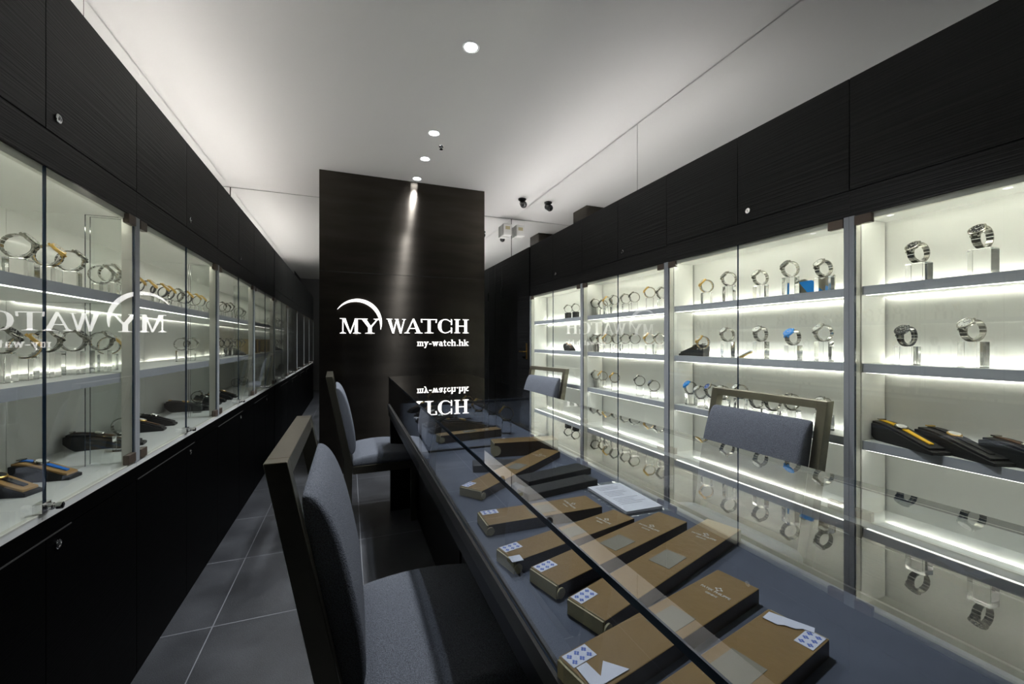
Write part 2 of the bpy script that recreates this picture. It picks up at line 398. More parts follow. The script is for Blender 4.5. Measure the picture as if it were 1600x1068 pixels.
glyph('letter', arc(.50,.5,.48,.51,42,318,lambda t_: (.06+.16*math.sin(PI*t_)**2, .05+.01*math.sin(PI*t_))) + [R_(.88,.95,.60,1), R_(.88,.95,0,.40)], .804, .15, Z0+.009, H0)
glyph('letter', [R_(.10,.28,0,1), R_(.70,.88,0,1), R_(.28,.70,.48,.54)] + ser(0,.40,0)+ser(.58,1,0)+sert(0,.40)+sert(.58,1), .97, .147, Z0+.010, H0)
# crescent: a thin moon opening down-left above the Y
def crescent():
    mb = MB(); n = 40; c = Vector((.068, 1.375)); R1 = .208
    for i in range(n):
        q = []
        for k in (i, i+1):
            t_ = k/n; a = math.radians(147+(-18-147)*t_); th = .036*math.sin(PI*min(1, t_*1.0))**.75*(.55+.6*t_)+.0015
            rr = R1*(1+.03*math.cos(a))
            q.append((Vector((c.x+rr*math.cos(a), c.y+rr*1.02*math.sin(a))), Vector((c.x+(rr-th)*math.cos(a), c.y+(rr*1.02-th)*math.sin(a)))))
        P = [q[0][0], q[1][0], q[1][1], q[0][1]]
        mb.prism([(p.x-SX, -.020, p.y-SZ) for p in P], (0, .013, 0))
    return obj('crescent', mb, 'sign_white', sign)
crescent()
# web address line, slab letters; unit: x-height 1
def sl(x0, x1, y): return R_(x0, x1, y, y+.10)
low = {
 'm': ([R_(.12,.24,0,1), R_(.46,.58,0,.92), R_(.80,.92,0,.92), R_(.26,.90,.84,1), sl(.0,.34,0), sl(.38,.66,0), sl(.72,1.02,0), R_(0,.2,.86,1)], 1.25),
 'y': ([[(.12,1),(.32,1),(.58,.0),(.42,0)], [(.72,1),(.86,1),(.40,-.42),(.22,-.42)], R_(0,.42,.86,1), R_(.60,1,.86,1), R_(.10,.36,-.45,-.28)], .95),
 '-': ([R_(.1,.9,.38,.56)], .6),
 'w': ([[(.08,1),(.24,1),(.38,0),(.28,0)], [(.28,0),(.38,0),(.54,1),(.46,1)], [(.46,1),(.58,1),(.72,0),(.62,0)], [(.62,0),(.72,0),(.92,1),(.82,1)], R_(0,.32,.86,1), R_(.70,1,.86,1)], 1.3),
 'a': (arc(.42,.32,.36,.32,0,360,lambda t_: (.16,.14),16) + [R_(.62,.80,.0,.85), R_(.18,.70,.84,1), sl(.70,.98,0)], .85),
 't': ([R_(.30,.50,.05,1.35), R_(.05,.85,.86,1), R_(.40,.85,0,.14)], .7),
 'c': (arc(.5,.5,.42,.5,45,315,lambda t_: (.17,.14),18) + [R_(.74,.88,.6,.95)], .85),
 'h': ([R_(.10,.28,0,1.5), R_(.66,.84,0,.9), R_(.28,.80,.84,1), sl(0,.40,0), sl(.56,.96,0), R_(0,.2,1.36,1.5)], 1.0),
 '.': ([R_(.3,.6,0,.24)], .5),
 'k': ([R_(.10,.28,0,1.5), [(.28,.42),(.30,.60),(.80,1),(.62,1)], [(.36,.56),(.50,.66),(.92,0),(.70,0)], sl(0,.40,0), sl(.58,1,0), R_(.56,.95,.86,1), R_(0,.2,1.36,1.5)], 1.0)}
txt = 'my-watch.hk'; tot = sum(low[c_][1] for c_ in txt); xx = .605; sc_ = (1.118-.605)/tot
for c_ in txt:
    P, wd = low[c_]; glyph('dot' if c_ == '.' else ('hyphen' if c_ == '-' else 'letter'), P, xx, wd*sc_*.97, 1.155, .041, .008); xx += wd*sc_

# ------------------------------------------------------------------ ceiling fittings
dl_pos = [(.59, 1.13), (.589, 2.11), (.58, 3.08), (.591, 3.54), (.592, 4.0)]
names = ['nearest, out of frame', 'largest and nearest to the viewer', 'second from the viewer', 'third from the viewer', 'farthest, right against the black pillar']
for (x, y), nmz in zip(dl_pos, names):
    t = thing('downlight', f'round recessed ceiling downlight, {nmz}', 'light', (x, y, CEIL), group='recessed ceiling downlights')
    obj('rim', MB().torus((0,0,-.001), (0,0,1), .044, .0025, 32, 8), 'white_rim', t, smooth=True)
    obj('reflector', MB().lathe([(.033,-.0005),(.046,-.0005),(.046,-.0015),(.033,-.0015)], (0,0,0), (0,0,1), 32), 'white_rim', t)
    obj('lens', MB().lathe([(.0001,-.0028),(.033,-.0028),(.033,-.0002),(.0001,-.0002)], (0,0,0), (0,0,1), 32), 'lamp', t)
    ld = bpy.data.lights.new('downlight_beam', 'SPOT'); ld.energy = E_SPOT; ld.spot_size = math.radians(105); ld.spot_blend = .6; ld.shadow_soft_size = .03; ld.color = (.93, .96, 1)
    lo = bpy.data.objects.new('downlight_beam', ld); C.objects.link(lo); lo.parent = t; lo.location = (0, 0, -.03)
t = thing('sprinkler', 'small dark sprinkler head on the ceiling beside the downlights', 'sprinkler', (.672, 3.27, CEIL))
obj('flange', MB().lathe([(.0001,0),(.020,0),(.018,-.005),(.0001,-.005)], (0,0,0), (0,0,1), 20), 'chrome', t)
obj('nozzle', MB().lathe([(.0001,-.005),(.007,-.005),(.006,-.022),(.014,-.023),(.014,-.025),(.0001,-.025)], (0,0,0), (0,0,1), 16), 'dark_steel', t)
def cctv(label, x, y, rz):
    t = thing('security_camera', label, 'camera', (x, y, CEIL), rz)
    obj('mount', MB().lathe([(.0001,0),(.042,0),(.042,-.012),(.030,-.022),(.0001,-.024)], (0,0,0), (0,0,1), 24), 'black_plastic', t)
    obj('arm', MB().box(-.008,.008,-.008,.008,-.05,-.02), 'black_plastic', t)
    obj('head', MB().lathe([(.0001,-.045),(.026,-.045),(.034,-.03),(.036,.03),(.030,.045),(.0001,.045)], (0,-.02,-.062), (-.3,-.75,-.5), 24), 'black_plastic', t, bevel=.003)
    obj('lens', MB().lathe([(.0001,0),(.018,0),(.016,.004),(.0001,.006)], Vector((0,-.02,-.062))+Vector((-.3,-.75,-.5)).normalized()*.045, (-.3,-.75,-.5), 20), 'dial_black', t)
cctv('black ceiling security camera near the mirrored back right corner', 1.73, 4.16, .2)
t = thing('emergency_light', 'small white emergency light box high in the back right corner', 'light', (1.80, 4.83, 2.585))
obj('housing', B(-.055,.055,-.045,.045,-.09,.05), 'white_plastic', t, bevel=.008)
obj('lens', B(-.03,.03,-.048,-.044,-.02,.02), 'carton_end', t, bevel=.002)

# ------------------------------------------------------------------ watches, stands, trays
def loop_watch(kind, dial, case='steel', link='steel', link2=None, strap=False):
    """closed bracelet loop, axis along local Y, dial facing +X and up; origin at loop bottom"""
    t = bpy.data.objects.new('wristwatch', None); C.objects.link(t); t.empty_display_size = .02
    rx, rz = .031, .030; th = math.radians(42); cz = rz+.002
    mb = MB(); n = 15 if not strap else 30
    span0, span1 = th+math.radians(32), th+math.radians(328)
    for i in range(n):
        a0 = span0+(span1-span0)*i/n; a1 = span0+(span1-span0)*(i+(.86 if not strap else 1.0))/n
        fr = abs((i+.5)/n-.5)*2; hw = .0072+.0034*fr
        cols = [(-hw, -hw*.36, 0), (-hw*.33, hw*.33, 1), (hw*.36, hw, 0)] if not strap else [(-hw, hw, 0)]
        for ya, yb, mi in cols:
            tk = .0034 if mi == 0 else .0040
            if strap: tk = .0024
            P = []
            for a, r in ((a0, 0), (a0, tk), (a1, tk), (a1, 0)):
                P.append((math.cos(a)*(rx+r), ya, cz+math.sin(a)*(rz+r)))
            mb.prism(P, (0, yb-ya, 0), mi)
    obj('strap' if strap else 'bracelet', mb, [link, link2 or link], t)
    D = Vector((math.cos(th), 0, math.sin(th))); c = Vector((rx*D.x, 0, cz+rz*D.z)); T = Vector((-D.z, 0, D.x))
    mb = MB().lathe([(.0001,-.003),(.016,-.003),(.0205,-.001),(.0212,.004),(.0203,.0065),(.0172,.0072),(.0165,.0064),(.0001,.0064)], c, D, 28)
    for sx in (-1, 1):
        for sy in (-1, 1):
            M = Matrix.Translation(c+T*sx*.0185+Vector((0, sy*.0085, 0))-D*.001)
            M = M @ Matrix(((T.x,0,D.x,0),(T.y,1,D.y,0),(T.z,0,D.z,0),(0,0,0,1)))
            mb.box(-.006,.005,-.002,.002,-.003,.003, M=M)
    mb.lathe([(.0001,0),(.003,0),(.003,.004),(.0001,.004)], c+Vector((0,.0195,0))+D*.002, (0,1,0), 10)
    obj('watch_case', mb, [case], t)
    obj('dial', MB().lathe([(.0001,.0064),(.0158,.0064),(.0158,.0069),(.0001,.0069)], c, D, 28), [dial], t)
    mb = MB(); Y = Vector((0,1,0)); o0 = c+D*.0072
    def hand(ang, l0, l1, wd):
        d_ = T*math.cos(ang)+Y*math.sin(ang); e = D.cross(d_)*wd
        mb.prism([o0+d_*l0-e, o0+d_*l1-e, o0+d_*l1+e, o0+d_*l0+e], D*.0004)
    hand(-.9, -.002, .009, .0006); hand(1.0, -.003, .0125, .0005)
    for k in range(12): hand(k*PI/6, .0118, .0145, .0005 if k % 3 else .0009)
    obj('hands_and_markers', mb, ['dial_white' if dial != 'dial_white' else 'dial_black'], t)
    return t
def acrylic_stand(h, wd=.052, dp=.042):
    t = bpy.data.objects.new('acrylic_stand', None); C.objects.link(t)
    obj('block', B(-dp/2, dp/2, -wd/2, wd/2, 0, h), 'acrylic', t, bevel=.0012)
    R = []; n = 26
    for i in range(n+1):
        a = math.radians(-110+250*i/n-30); ro, ri = .0295, .0275
        R.append([(math.cos(a)*r, y, .032+.0013+math.sin(a)*r+h+.0025) for r, y in ((ri,-.006),(ro,-.006),(ro,.006),(ri,.006))])
    obj('ring_holder', MB().rings(R), 'acrylic', t)
    return t
PROTO = {
 'steel': ('steel bracelet', loop_watch('s', 'dial_white')),
 'steelb': ('steel black-dialled', loop_watch('s', 'dial_black')),
 'blue': ('steel blue-dialled', loop_watch('s', 'dial_blue', link='steel')),
 'gold': ('two-tone gold and steel', loop_watch('g', 'dial_white', case='gold', link='steel', link2='gold')),
 'dark': ('dark bracelet', loop_watch('d', 'dial_black', case='dark_steel', link='dark_steel', link2='steel')),
 'strap': ('black strap', loop_watch('k', 'dial_white', case='gold', link='black_leather', strap=True)),
 'film': ('blue-filmed steel', loop_watch('f', 'blue_film', case='blue_film', link='steel')),
}
STAND = {h: acrylic_stand(h) for h in (.045, .062, .078)}
USED = set()
index_kids()
def put(proto, loc, rz, label, cat, group, key):
    if key in USED: o = copy_tree(proto)
    else: USED.add(key); o = proto
    o.location = loc; o.rotation_euler = (0, 0, rz); tag(o, label, cat, group); return o
ORD = ['first', 'second', 'third', 'fourth', 'fifth', 'sixth', 'seventh', 'eighth', 'ninth', 'tenth', 'eleventh']
def watch_row(items, x, z, rz, rowname, casename, group):
    n = len(items)
    for k, (kind, y, h) in enumerate(items):
        nm, pr = PROTO[kind]; jit = random.uniform(-.18, .18)
        place = f'{ORD[k]} from left' if n > 1 else 'alone'
        dx = random.uniform(-.012, .012)
        put(STAND[h], (x+dx, y, z), rz+jit, f'clear acrylic block, {place} among blocks, {rowname} shelf, {casename}', 'watch stand', group+' stands', ('st', h))
        put(pr, (x+dx, y, z+h+.0012), rz+jit, f'{nm} watch, {place} on blocks, {rowname} shelf, {casename}', 'watch', group, kind)
RC = {'D': 'nearest right-wall case', 'C': 'second right-wall case', 'B': 'third right-wall case', 'A': 'farthest right-wall case'}
XW = 1.762; RR = PI-.25
ZU, ZM, ZL = 1.396, 1.121, .847
watch_row([('steelb', .805, .062), ('steelb', .654, .078)], XW, ZU, RR+.1, 'upper', RC['D'], 'watches in the right cases')
watch_row([('dark', .838, .062), ('steel', .679, .078)], XW, ZM, RR+.1, 'middle', RC['D'], 'watches in the right cases')
watch_row([('gold', 1.694, .062), ('steelb', 1.546, .078), ('steel', 1.389, .062), ('steelb', 1.239, .078), ('steel', 1.114, .062)], XW, ZU, RR, 'upper', RC['C'], 'watches in the right cases')
watch_row([('steel', 1.561, .078), ('steel', 1.373, .078), ('film', 1.228, .062), ('steel', 1.102, .078)], XW, ZM, RR, 'middle', RC['C'], 'watches in the right cases')
watch_row([('film', 1.815, .062), ('steel', 1.735, .045), ('blue', 1.66, .062), ('steel', 1.58, .062), ('steel', 1.484, .078), ('steel', 1.399, .045), ('steel', 1.323, .045), ('steelb', 1.233, .062), ('steel', 1.11, .062)], XW, ZL, RR, 'lower', RC['C'], 'watches in the right cases')
ks = ['steel', 'steel', 'gold', 'steel', 'steel', 'steelb', 'gold', 'steel']
watch_row([(k, y, h) for k, y, h in zip(ks, [2.775, 2.68, 2.60, 2.51, 2.40, 2.298, 2.151, 2.035], [.062, .045, .062, .062, .062, .062, .078, .062])], XW, ZU, RR-.12, 'upper', RC['B'], 'watches in the right cases')
ks = ['steel', 'steelb', 'gold', 'steelb', 'steel', 'steelb', 'gold', 'steel']
watch_row([(k, y, h) for k, y, h in zip(ks, [2.775, 2.69, 2.61, 2.51, 2.40, 2.298, 2.163, 2.05], [.062]*8)], XW, ZM, RR-.12, 'middle', RC['B'], 'watches in the right cases')
watch_row([('steel', 2.77, .062), ('gold', 2.667, .062), ('gold', 2.506, .062), ('steel', 2.252, .062), ('blue', 2.098, .045)], XW, ZL, RR-.12, 'lower', RC['B'], 'watches in the right cases')

LC = {1: 'nearest left-wall case', 2: 'second left-wall case', 3: 'third left-wall case', 4: 'farthest left-wall case'}
XLW = -.855; RL = .15
def left_rows(items, z, rowname):
    rows = {}
    for it in items:
        b = 1 if it[1] < 1.90 else 2 if it[1] < 2.90 else 3 if it[1] < 3.9 else 4
        rows.setdefault(b, []).append(it)
    for b, r in rows.items(): watch_row(r, XLW, z, RL, rowname, LC[b], 'watches in the left cases')
left_rows([('steel', 1.56, .062), ('gold', 1.70, .062), ('steel', 1.79, .062), ('steel', 1.97, .045), ('steel', 2.06, .062), ('steel', 2.16, .062), ('strap', 2.27, .045), ('strap', 2.38, .045), ('strap', 2.50, .045), ('strap', 2.60, .045), ('steelb', 2.71, .045), ('strap', 2.83, .045), ('gold', 2.96, .045), ('strap', 3.06, .045), ('steel', 3.38, .045), ('steel', 3.50, .045), ('steel', 3.61, .045), ('steel', 3.76, .062), ('steel', 4.04, .045), ('steel', 4.18, .045)], 1.3646, 'upper')
left_rows([('steelb', 1.53, .078), ('gold', 1.62, .062), ('steel', 1.71, .078), ('steelb', 1.83, .078), ('steel', 1.97, .078), ('gold', 2.07, .062), ('steel', 2.80, .062), ('steelb', 2.96, .062), ('steel', 3.42, .062), ('steel', 3.64, .062), ('steel', 3.80, .062), ('steel', 4.02, .062), ('steel', 4.14, .062)], 1.089, 'middle')
left_rows([('steel', 2.12, .062), ('steel', 3.08, .062), ('steel', 4.02, .062), ('steel', 4.15, .062)], .767, 'bottom')

def tray_mesh(L=.24, W=.066, hb=.046):
    n = 12; P = []
    top = lambda u: hb*(1-u)**1.0*(1+.55*u*(1-u)*2)+.010*u
    return top
def make_tray(L=.24, W=.068, hb=.046, pad='black_leather'):
    """sloping display tray: low toe at +X, high heel at -X"""
    t = bpy.data.objects.new('display_tray', None); C.objects.link(t)
    top = tray_mesh(L, W, hb); n = 14
    def prof(z0, z1, x0, x1, wi0, wi1, bottom=None):
        R = []
        for i in range(n+1):
            u = (x0+(x1-x0)*i/n); x = -L/2+L*u; wd = wi0+(wi1-wi0)*u
            zt = top(u)+z1; zbm = bottom(u) if bottom else top(u)+z0
            R.append([(x, -wd/2, zbm), (x, wd/2, zbm), (x, wd/2, zt), (x, -wd/2, zt)])
        return MB().rings(R)
    obj('base', prof(0, 0, 0, 1, W*1.1, W*.85, lambda u: max(0, hb*.55*(1-u/.12)) if u < .12 else 0), 'black_leather', t, bevel=.0015)
    obj('pad', prof(0, .0075, .025, .94, W*.92, W*.72), pad, t, bevel=.0015)
    t['L'] = L; t['hb'] = hb
    return t
def make_strap_watch(L=.24, hb=.046, strap='black_leather', case='steel', dial='dial_white', cx=.40):
    t = bpy.data.objects.new('strap_watch', None); C.objects.link(t)
    top = tray_mesh(L, 0, hb); n = 12
    def band(u0, u1):
        R = []
        for i in range(n+1):
            u = u0+(u1-u0)*i/n; z = top(u)+.0082; x = -L/2+L*u; wd = .018-.004*abs(u-cx)/.4
            R.append([(x, -wd/2, z), (x, wd/2, z), (x, wd/2, z+.003), (x, -wd/2, z+.003)])
        return MB().rings(R)
    obj('strap', band(.06, cx-.05), strap, t); obj('strap', band(cx+.05, .86), strap, t)
    sl = (top(cx+.05)-top(cx-.05))/(.1*L); D = Vector((-sl, 0, 1)).normalized(); c = Vector((-L/2+L*cx, 0, top(cx)+.0085))
    obj('watch_case', MB().lathe([(.0001,0),(.016,0),(.0185,.002),(.0185,.006),(.016,.008),(.0001,.008)], c, D, 24), case, t)
    obj('dial', MB().lathe([(.0001,.008),(.0145,.008),(.0145,.0084),(.0001,.0084)], c, D, 24), dial, t)
    obj('buckle', MB().box(-.006,.006,-.011,.011,0,.004).xf(Matrix.Translation((-L/2+L*.07, 0, top(.07)+.011))), case, t)
    return t
tray_protos = {'long': make_tray(.24, .068, .058), 'short': make_tray(.15, .062, .052), 'tan': make_tray(.15, .062, .052, 'tan_pad')}
sw_protos = {('long', 'yellow'): make_strap_watch(hb=.058, strap='yellow_strap'), ('long', 'black'): make_strap_watch(hb=.058, case='gold'), ('long', 'brown'): make_strap_watch(hb=.058, strap='brown_strap'),
             ('short', 'black'): make_strap_watch(.15, .052), ('short', 'gold'): make_strap_watch(.15, .052, 'brown_strap', 'gold'), ('tan', 'black'): make_strap_watch(.15, .052, 'black_leather', 'gold', 'dial_black'), ('tan', 'blue'): make_strap_watch(.15, .052, 'blue_strap', 'steel')}
index_kids()
COLN = {'yellow': 'yellow-strapped', 'black': 'black-strapped', 'brown': 'brown-strapped', 'gold': 'gold cased brown-strapped', 'blue': 'bright blue-strapped'}
def tray(kind, col, x, y, z, rz, where):
    put(tray_protos[kind], (x, y, z), rz, f'black sloping display tray {where}', 'display tray', 'sloping watch trays', ('tray', kind))
    put(sw_protos[(kind, col)], (x, y, z+.0005), rz, f'{COLN[col]} watch lying on the tray {where}', 'watch', 'watches lying on trays', ('sw', kind, col))
A0 = math.radians(-114)
tray('long', 'yellow', 1.752, .835, ZL, A0, 'at left of lower shelf, nearest right-wall case')
tray('long', 'black', 1.765, .705, ZL, A0, 'second from left, lower shelf, nearest right-wall case')
tray('long', 'brown', 1.765, .545, ZL, A0+.1, 'at right picture edge, lower shelf, nearest right-wall case')
tray('short', 'black', 1.765, 1.79, ZM, math.radians(100), 'at left of middle shelf, second right-wall case')
tray('short', 'gold', 1.76, 3.17, ZM, math.radians(-100), 'alone on middle shelf, farthest right-wall case')
zl = .767
tray('tan', 'black', -.905, 1.615, zl, math.radians(-14), 'with tan pad, leftmost, nearest left-wall case')
tray('tan', 'blue', -.885, 1.755, zl, math.radians(-8), 'with tan pad, second, nearest left-wall case')
tray('short', 'black', -.955, 1.485, zl, math.radians(-12), 'cut by the left picture edge, nearest left-wall case')
tray('long', 'brown', -.925, 2.20, zl, math.radians(8), 'long, left on floor, second left-wall case')
tray('short', 'gold', -.915, 2.52, zl, math.radians(5), 'middle, on floor of second left-wall case')
tray('short', 'black', -.915, 2.66, zl, math.radians(3), 'right, on floor of second left-wall case')
tray('long', 'black', -.925, 3.16, zl, math.radians(0), 'long, left on floor, third left-wall case')
for k, (yy, xx_) in enumerate([(3.42, -.90), (3.54, -.90), (3.67, -.89), (3.79, -.885)]):
    tray('short', 'gold' if k % 2 else 'black', xx_, yy, zl, math.radians(2), f'{ORD[k+1]} from left, floor of third left-wall case')
tray('short', 'black', -.85, 3.93, 1.089, math.radians(-30), 'dark, middle shelf, farthest left-wall case')

# leftover case contents
def cube_stand(label, x, y, z, h=.05):
    t = tag(obj('cube_stand', B(-.022,.022,-.022,.022,0,h), 'black_leather', bevel=.002), label, 'watch stand', 'black cube stands'); t.location = (x, y, z); return t
for k, y in enumerate((3.20, 3.07)):
    w_ = ['left', 'right'][k]
    cube_stand(f'black cube stand, {w_} of two on upper shelf, farthest right-wall case', XW, y, ZU)
    put(PROTO['steelb'][1], (XW, y, ZU+.0505), RR-.1, f'steel watch on the {w_} black cube, upper shelf, farthest right-wall case', 'watch', 'watches in the right cases', 'steelb')
cube_stand('small black cube stand beside the tray, middle shelf, second right-wall case', XW-.02, 1.70, ZM, .04)
put(PROTO['gold'][1], (XW-.02, 1.70, ZM+.0405), RR, 'two-tone watch on the small black cube, middle shelf, second right-wall case', 'watch', 'watches in the right cases', 'gold')
t = thing('film_packet', 'blue and clear plastic packet leaning behind blocks, upper shelf, second right-wall case', 'packet', (1.825, 1.19, ZU), 0)
pk = MB().rings([[(-.006+.004*math.sin(i), y0_, .0+.002), (.0+.004*math.sin(i), y0_, .0+.002), (.004, y0_, .065+.008*math.cos(i*1.7)), (-.004, y0_, .065+.008*math.cos(i*1.7))] for i, y0_ in enumerate([-.085+.17*k/10 for k in range(11)])])
obj('clear_sleeve', pk, 'film', t)
obj('blue_sheet', MB().prism([(-.012,-.07,.003),(-.012,.01,.003),(-.010,.055,.06),(-.010,.0,.062)], (.003,0,0)).prism([(-.012,.05,.003),(-.012,.08,.003),(-.010,.08,.058),(-.010,.062,.058)], (.003,0,0)), 'blue_film', t)
t = thing('card_packet', 'grey and tan folded card lying on middle shelf, second right-wall case', 'card', (1.79, 1.47, ZM), .4)
obj('card', MB().box(-.035,.035,-.035,.035,0,.004, M=Matrix.Rotation(-.5, 4, 'X') @ Matrix.Translation((0,0,.02))), 'sticker', t)
obj('backing', MB().box(-.03,.03,-.03,.03,-.006,-.001, M=Matrix.Rotation(-.5, 4, 'X') @ Matrix.Translation((0,0,.02))), 'tan_box', t)
for k, y in enumerate((4.30, 4.46, 4.64)):
    t = thing('presentation_box', f'tan upright watch box, {ORD[k]} from left on middle shelf, farthest left-wall case', 'box', (-.86, y, 1.089), 0, 'tan watch boxes')
    obj('box_body', B(-.05,.05,-.055,.055,0,.13), 'tan_box', t, bevel=.003)
    obj('front_panel', B(.05,.053,-.04,.04,.01,.12), 'brown_strap', t)
for k, y in enumerate((4.40, 4.60)):
    t = thing('bust_stand', f'white upright watch bust, {["left","right"][k]} of two on floor of farthest left-wall case', 'watch stand', (-.84, y, .767), 0, 'white watch busts')
    obj('foot', B(-.03,.03,-.03,.03,0,.012), 'white_plastic', t, bevel=.002)
    obj('neck', MB().lathe([(.012,.012),(.014,.05),(.022,.09),(.018,.125),(.006,.14),(.0001,.142)], (0,0,0), (.1,0,1), 16), 'white_plastic', t, smooth=True)
for k, y in enumerate((1.93, )):
    pass

# ------------------------------------------------------------------ counter
X0, X1 = .259, .852; ZD, ZG = .75, .9495
def counter(y0, y1, label):
    ym = (y0+y1)/2; cx = (X0+X1)/2
    t = thing('display_counter', label, 'display counter', (cx, ym, 0), group='glass-topped display counters')
    def p(name, mb, m, **k): return obj(name, mb.xf(Matrix.Translation((-cx, -ym, 0))), m, t, **k)
    p('deck', B(X0+.006, X1-.006, y0, y1, ZD-.03, ZD), 'felt')
    p('apron', B(X0+.001, X1-.001, y0+.001, y1-.001, .672, ZD-.030), 'counter_black')
    p('edge_trim', MB().box(X0-.004, X0+.006, y0, y1, ZD-.032, ZD-.004).box(X0-.004, X0+.002, y0, y1, ZD-.004, ZD+.002).box(X1-.006, X1+.004, y0, y1, ZD-.032, ZD-.004), 'trim')
    p('plinth', B(.43, X1-.002, y0+.02, y1-.02, 0, .672), 'counter_black')
    if y1 > 2: p('end_panel', B(X0+.012, .4295, y1-.045, y1-.002, 0, .6715), 'counter_black')
    p('inner_channel', MB().box(X0+.006, X0+.012, y0, y1, ZD, ZD+.006).box(X1-.018, X1-.012, y0, y1, ZD, ZD+.010), 'black_plastic')
    e = {'+z': 1, '-z': 1, '+y': 1, '-y': 1}
    p('side_glass', B(X0+.003, X0+.012, y0+.001, y1-.001, ZD+.0015, ZG-.009, sides=e), ['counter_glass', 'counter_edge'])
    p('side_glass', B(X1-.012, X1-.003, y0+.001, y1-.001, ZD+.0015, ZG-.009, sides=e), ['counter_glass', 'counter_edge'])
    p('top_glass', B(X0, X1, y0+.001, y1-.001, ZG-.009, ZG, sides={'+x': 1, '-x': 1, '+y': 1, '-y': 1}), ['counter_glass', 'counter_edge'])
    return p
YM = 1.70
p = counter(-.25, YM, 'near glass-topped display counter full of brown cartons')
p('end_glass', B(X0+.012, X1-.012, -.249, -.240, ZD, ZG-.009), 'counter_glass')
p = counter(YM, 3.12, 'far glass-topped display counter with watches in front of the pillar')
p('end_glass', B(X0+.012, X1-.012, 3.108, 3.118, ZD, ZG-.009, sides={'+z': 1}), ['counter_glass', 'counter_edge'])
p('partition_glass', B(X0+.012, X1-.012, YM+.002, YM+.010, ZD, ZG-.0095, sides={'+z': 1, '-z': 1}), ['counter_glass', 'blue_edge'])
p('partition_base', B(X0+.012, X1-.012, YM-.0, YM+.014, ZD, ZD+.006), 'black_plastic')

# cartons
def text_mesh(s, size):
    cu = bpy.data.curves.new('print', 'FONT'); cu.body = s; cu.size = size; cu.align_x = 'CENTER'; cu.extrude = .0002
    o = bpy.data.objects.new('tmp', cu); C.objects.link(o)
    me = bpy.data.meshes.new_from_object(o.evaluated_get(bpy.context.evaluated_depsgraph_get())); bpy.data.objects.remove(o)
    me.materials.clear(); me.materials.append(MAT['print_white']); return me
TX1 = text_mesh('PATEK PHILIPPE', .0085); TX2 = text_mesh('GENEVE', .0065)
def carton(cx, cy, ang, L, W, H, label, flip=False, sticker=True, film=True, z=ZD, rx=0, crest=True):
    t = thing('carton', label, 'box', (cx, cy, z), math.radians(ang)+(PI if flip else 0), group='brown cartons in the counter')
    # local +X is the crest end, -X the stickered end
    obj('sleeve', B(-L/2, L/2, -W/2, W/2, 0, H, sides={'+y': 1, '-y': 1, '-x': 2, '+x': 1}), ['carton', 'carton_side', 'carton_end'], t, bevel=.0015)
    # end flap with a half-round thumb cut
    pts = [(-L/2-.0035, -W/2+.002, .001), (-L/2-.0035, W/2-.002, .001), (-L/2-.0035, W/2-.002, H-.002), (-L/2-.0035, -W/2+.002, H-.002)]
    obj('end_flap', MB().prism(pts, (.003, 0, 0)), 'carton_end', t)
    obj('thumb_tab', MB().lathe([(.0001,0),(H*.36,0),(H*.36,.003),(.0001,.003)], (-L/2+.004, -W/2-.0005, H*.45), (0,-1,0), 20), 'carton_end', t)
    if sticker:
        s_ = obj('sticker', B(-L/2+.003, -L/2+.045, W/2-.027, W/2-.003, H, H+.0006), 'sticker', t)
        mb = MB()
        for i in range(2):
            for j in range(3):
                c = Vector((-L/2+.011+.013*j, W/2-.0095-.011*i, H+.0006))
                for k in range(4):
                    a = k*PI/2; mb.lathe([(.0001,0),(.0017,0),(.0017,.0003),(.0001,.0003)], c+Vector((math.cos(a)*.0024, math.sin(a)*.0024, 0)), (0,0,1), 8)
        obj('rosettes', mb, 'sticker_blue', s_)
    if film: obj('clear_label', B(-.035, .03, -W*.30, W*.26, H, H+.0006), 'film', t)
    if crest:
        a = L/2-.10 if L > .4 else L/2-.075
        mb = MB().torus((a+.014, 0, H+.0006), (0,0,1), .0038, .0006, 16, 5)
        for k in range(4): M = Matrix.Translation((a+.014, 0, H+.0006)) @ Matrix.Rotation(k*PI/2, 4, 'Z'); mb.box(.0032,.0062,-.0015,.0015,-.0004,.0004, M=M)
        obj('crest', mb, 'print_white', t)
        for me, dx in ((TX1, 0), (TX2, -.012)):
            o = obj('print', me, [], t); o.location = (a+dx, 0, H+.0003); o.rotation_euler = (0, 0, -PI/2); o.scale = (min(1, W/.085), 1, 1)
    return t
def from_corners(A, Bc, Cc, D, H, label, **k):
    A, Bc, Cc, D = map(Vector, (A, Bc, Cc, D)); c = (A+Bc+Cc+D)/4
    d = (Cc+D-A-Bc)/2; L = d.length; W = ((A-Bc).length+(Cc-D).length)/2*.98
    ang = math.degrees(math.atan2(d.y, d.x)); return carton(c.x, c.y, ang, L, W, H, label, **k)
H = .026
from_corners((0.328, 1.209), (0.325, 1.131), (0.733, 1.521), (0.74, 1.435), H, 'brown carton crossing diagonally, farthest of the row of cartons')
from_corners((0.304, 1.002), (0.296, 0.925), (0.615, 1.008), (0.597, 0.916), H, 'brown carton straight across the counter, second farthest of the row')
from_corners((0.292, 0.818), (0.291, 0.748), (0.635, 0.895), (0.625, 0.831), H, 'brown carton with white tag on its end, beside the white document')
from_corners((0.329, 0.721), (0.328, 0.653), (0.732, 0.849), (0.728, 0.763), H, 'brown carton between the white-tagged carton and the glossy carton')
from_corners((0.351, 0.612), (0.349, 0.545), (0.814, 0.776), (0.809, 0.686), H, 'long glossy brown carton in the middle foreground')
from_corners((0.27, 0.501), (0.271, 0.434), (0.648, 0.595), (0.647, 0.511), H, 'brown carton with torn white label, its crest facing the viewer')
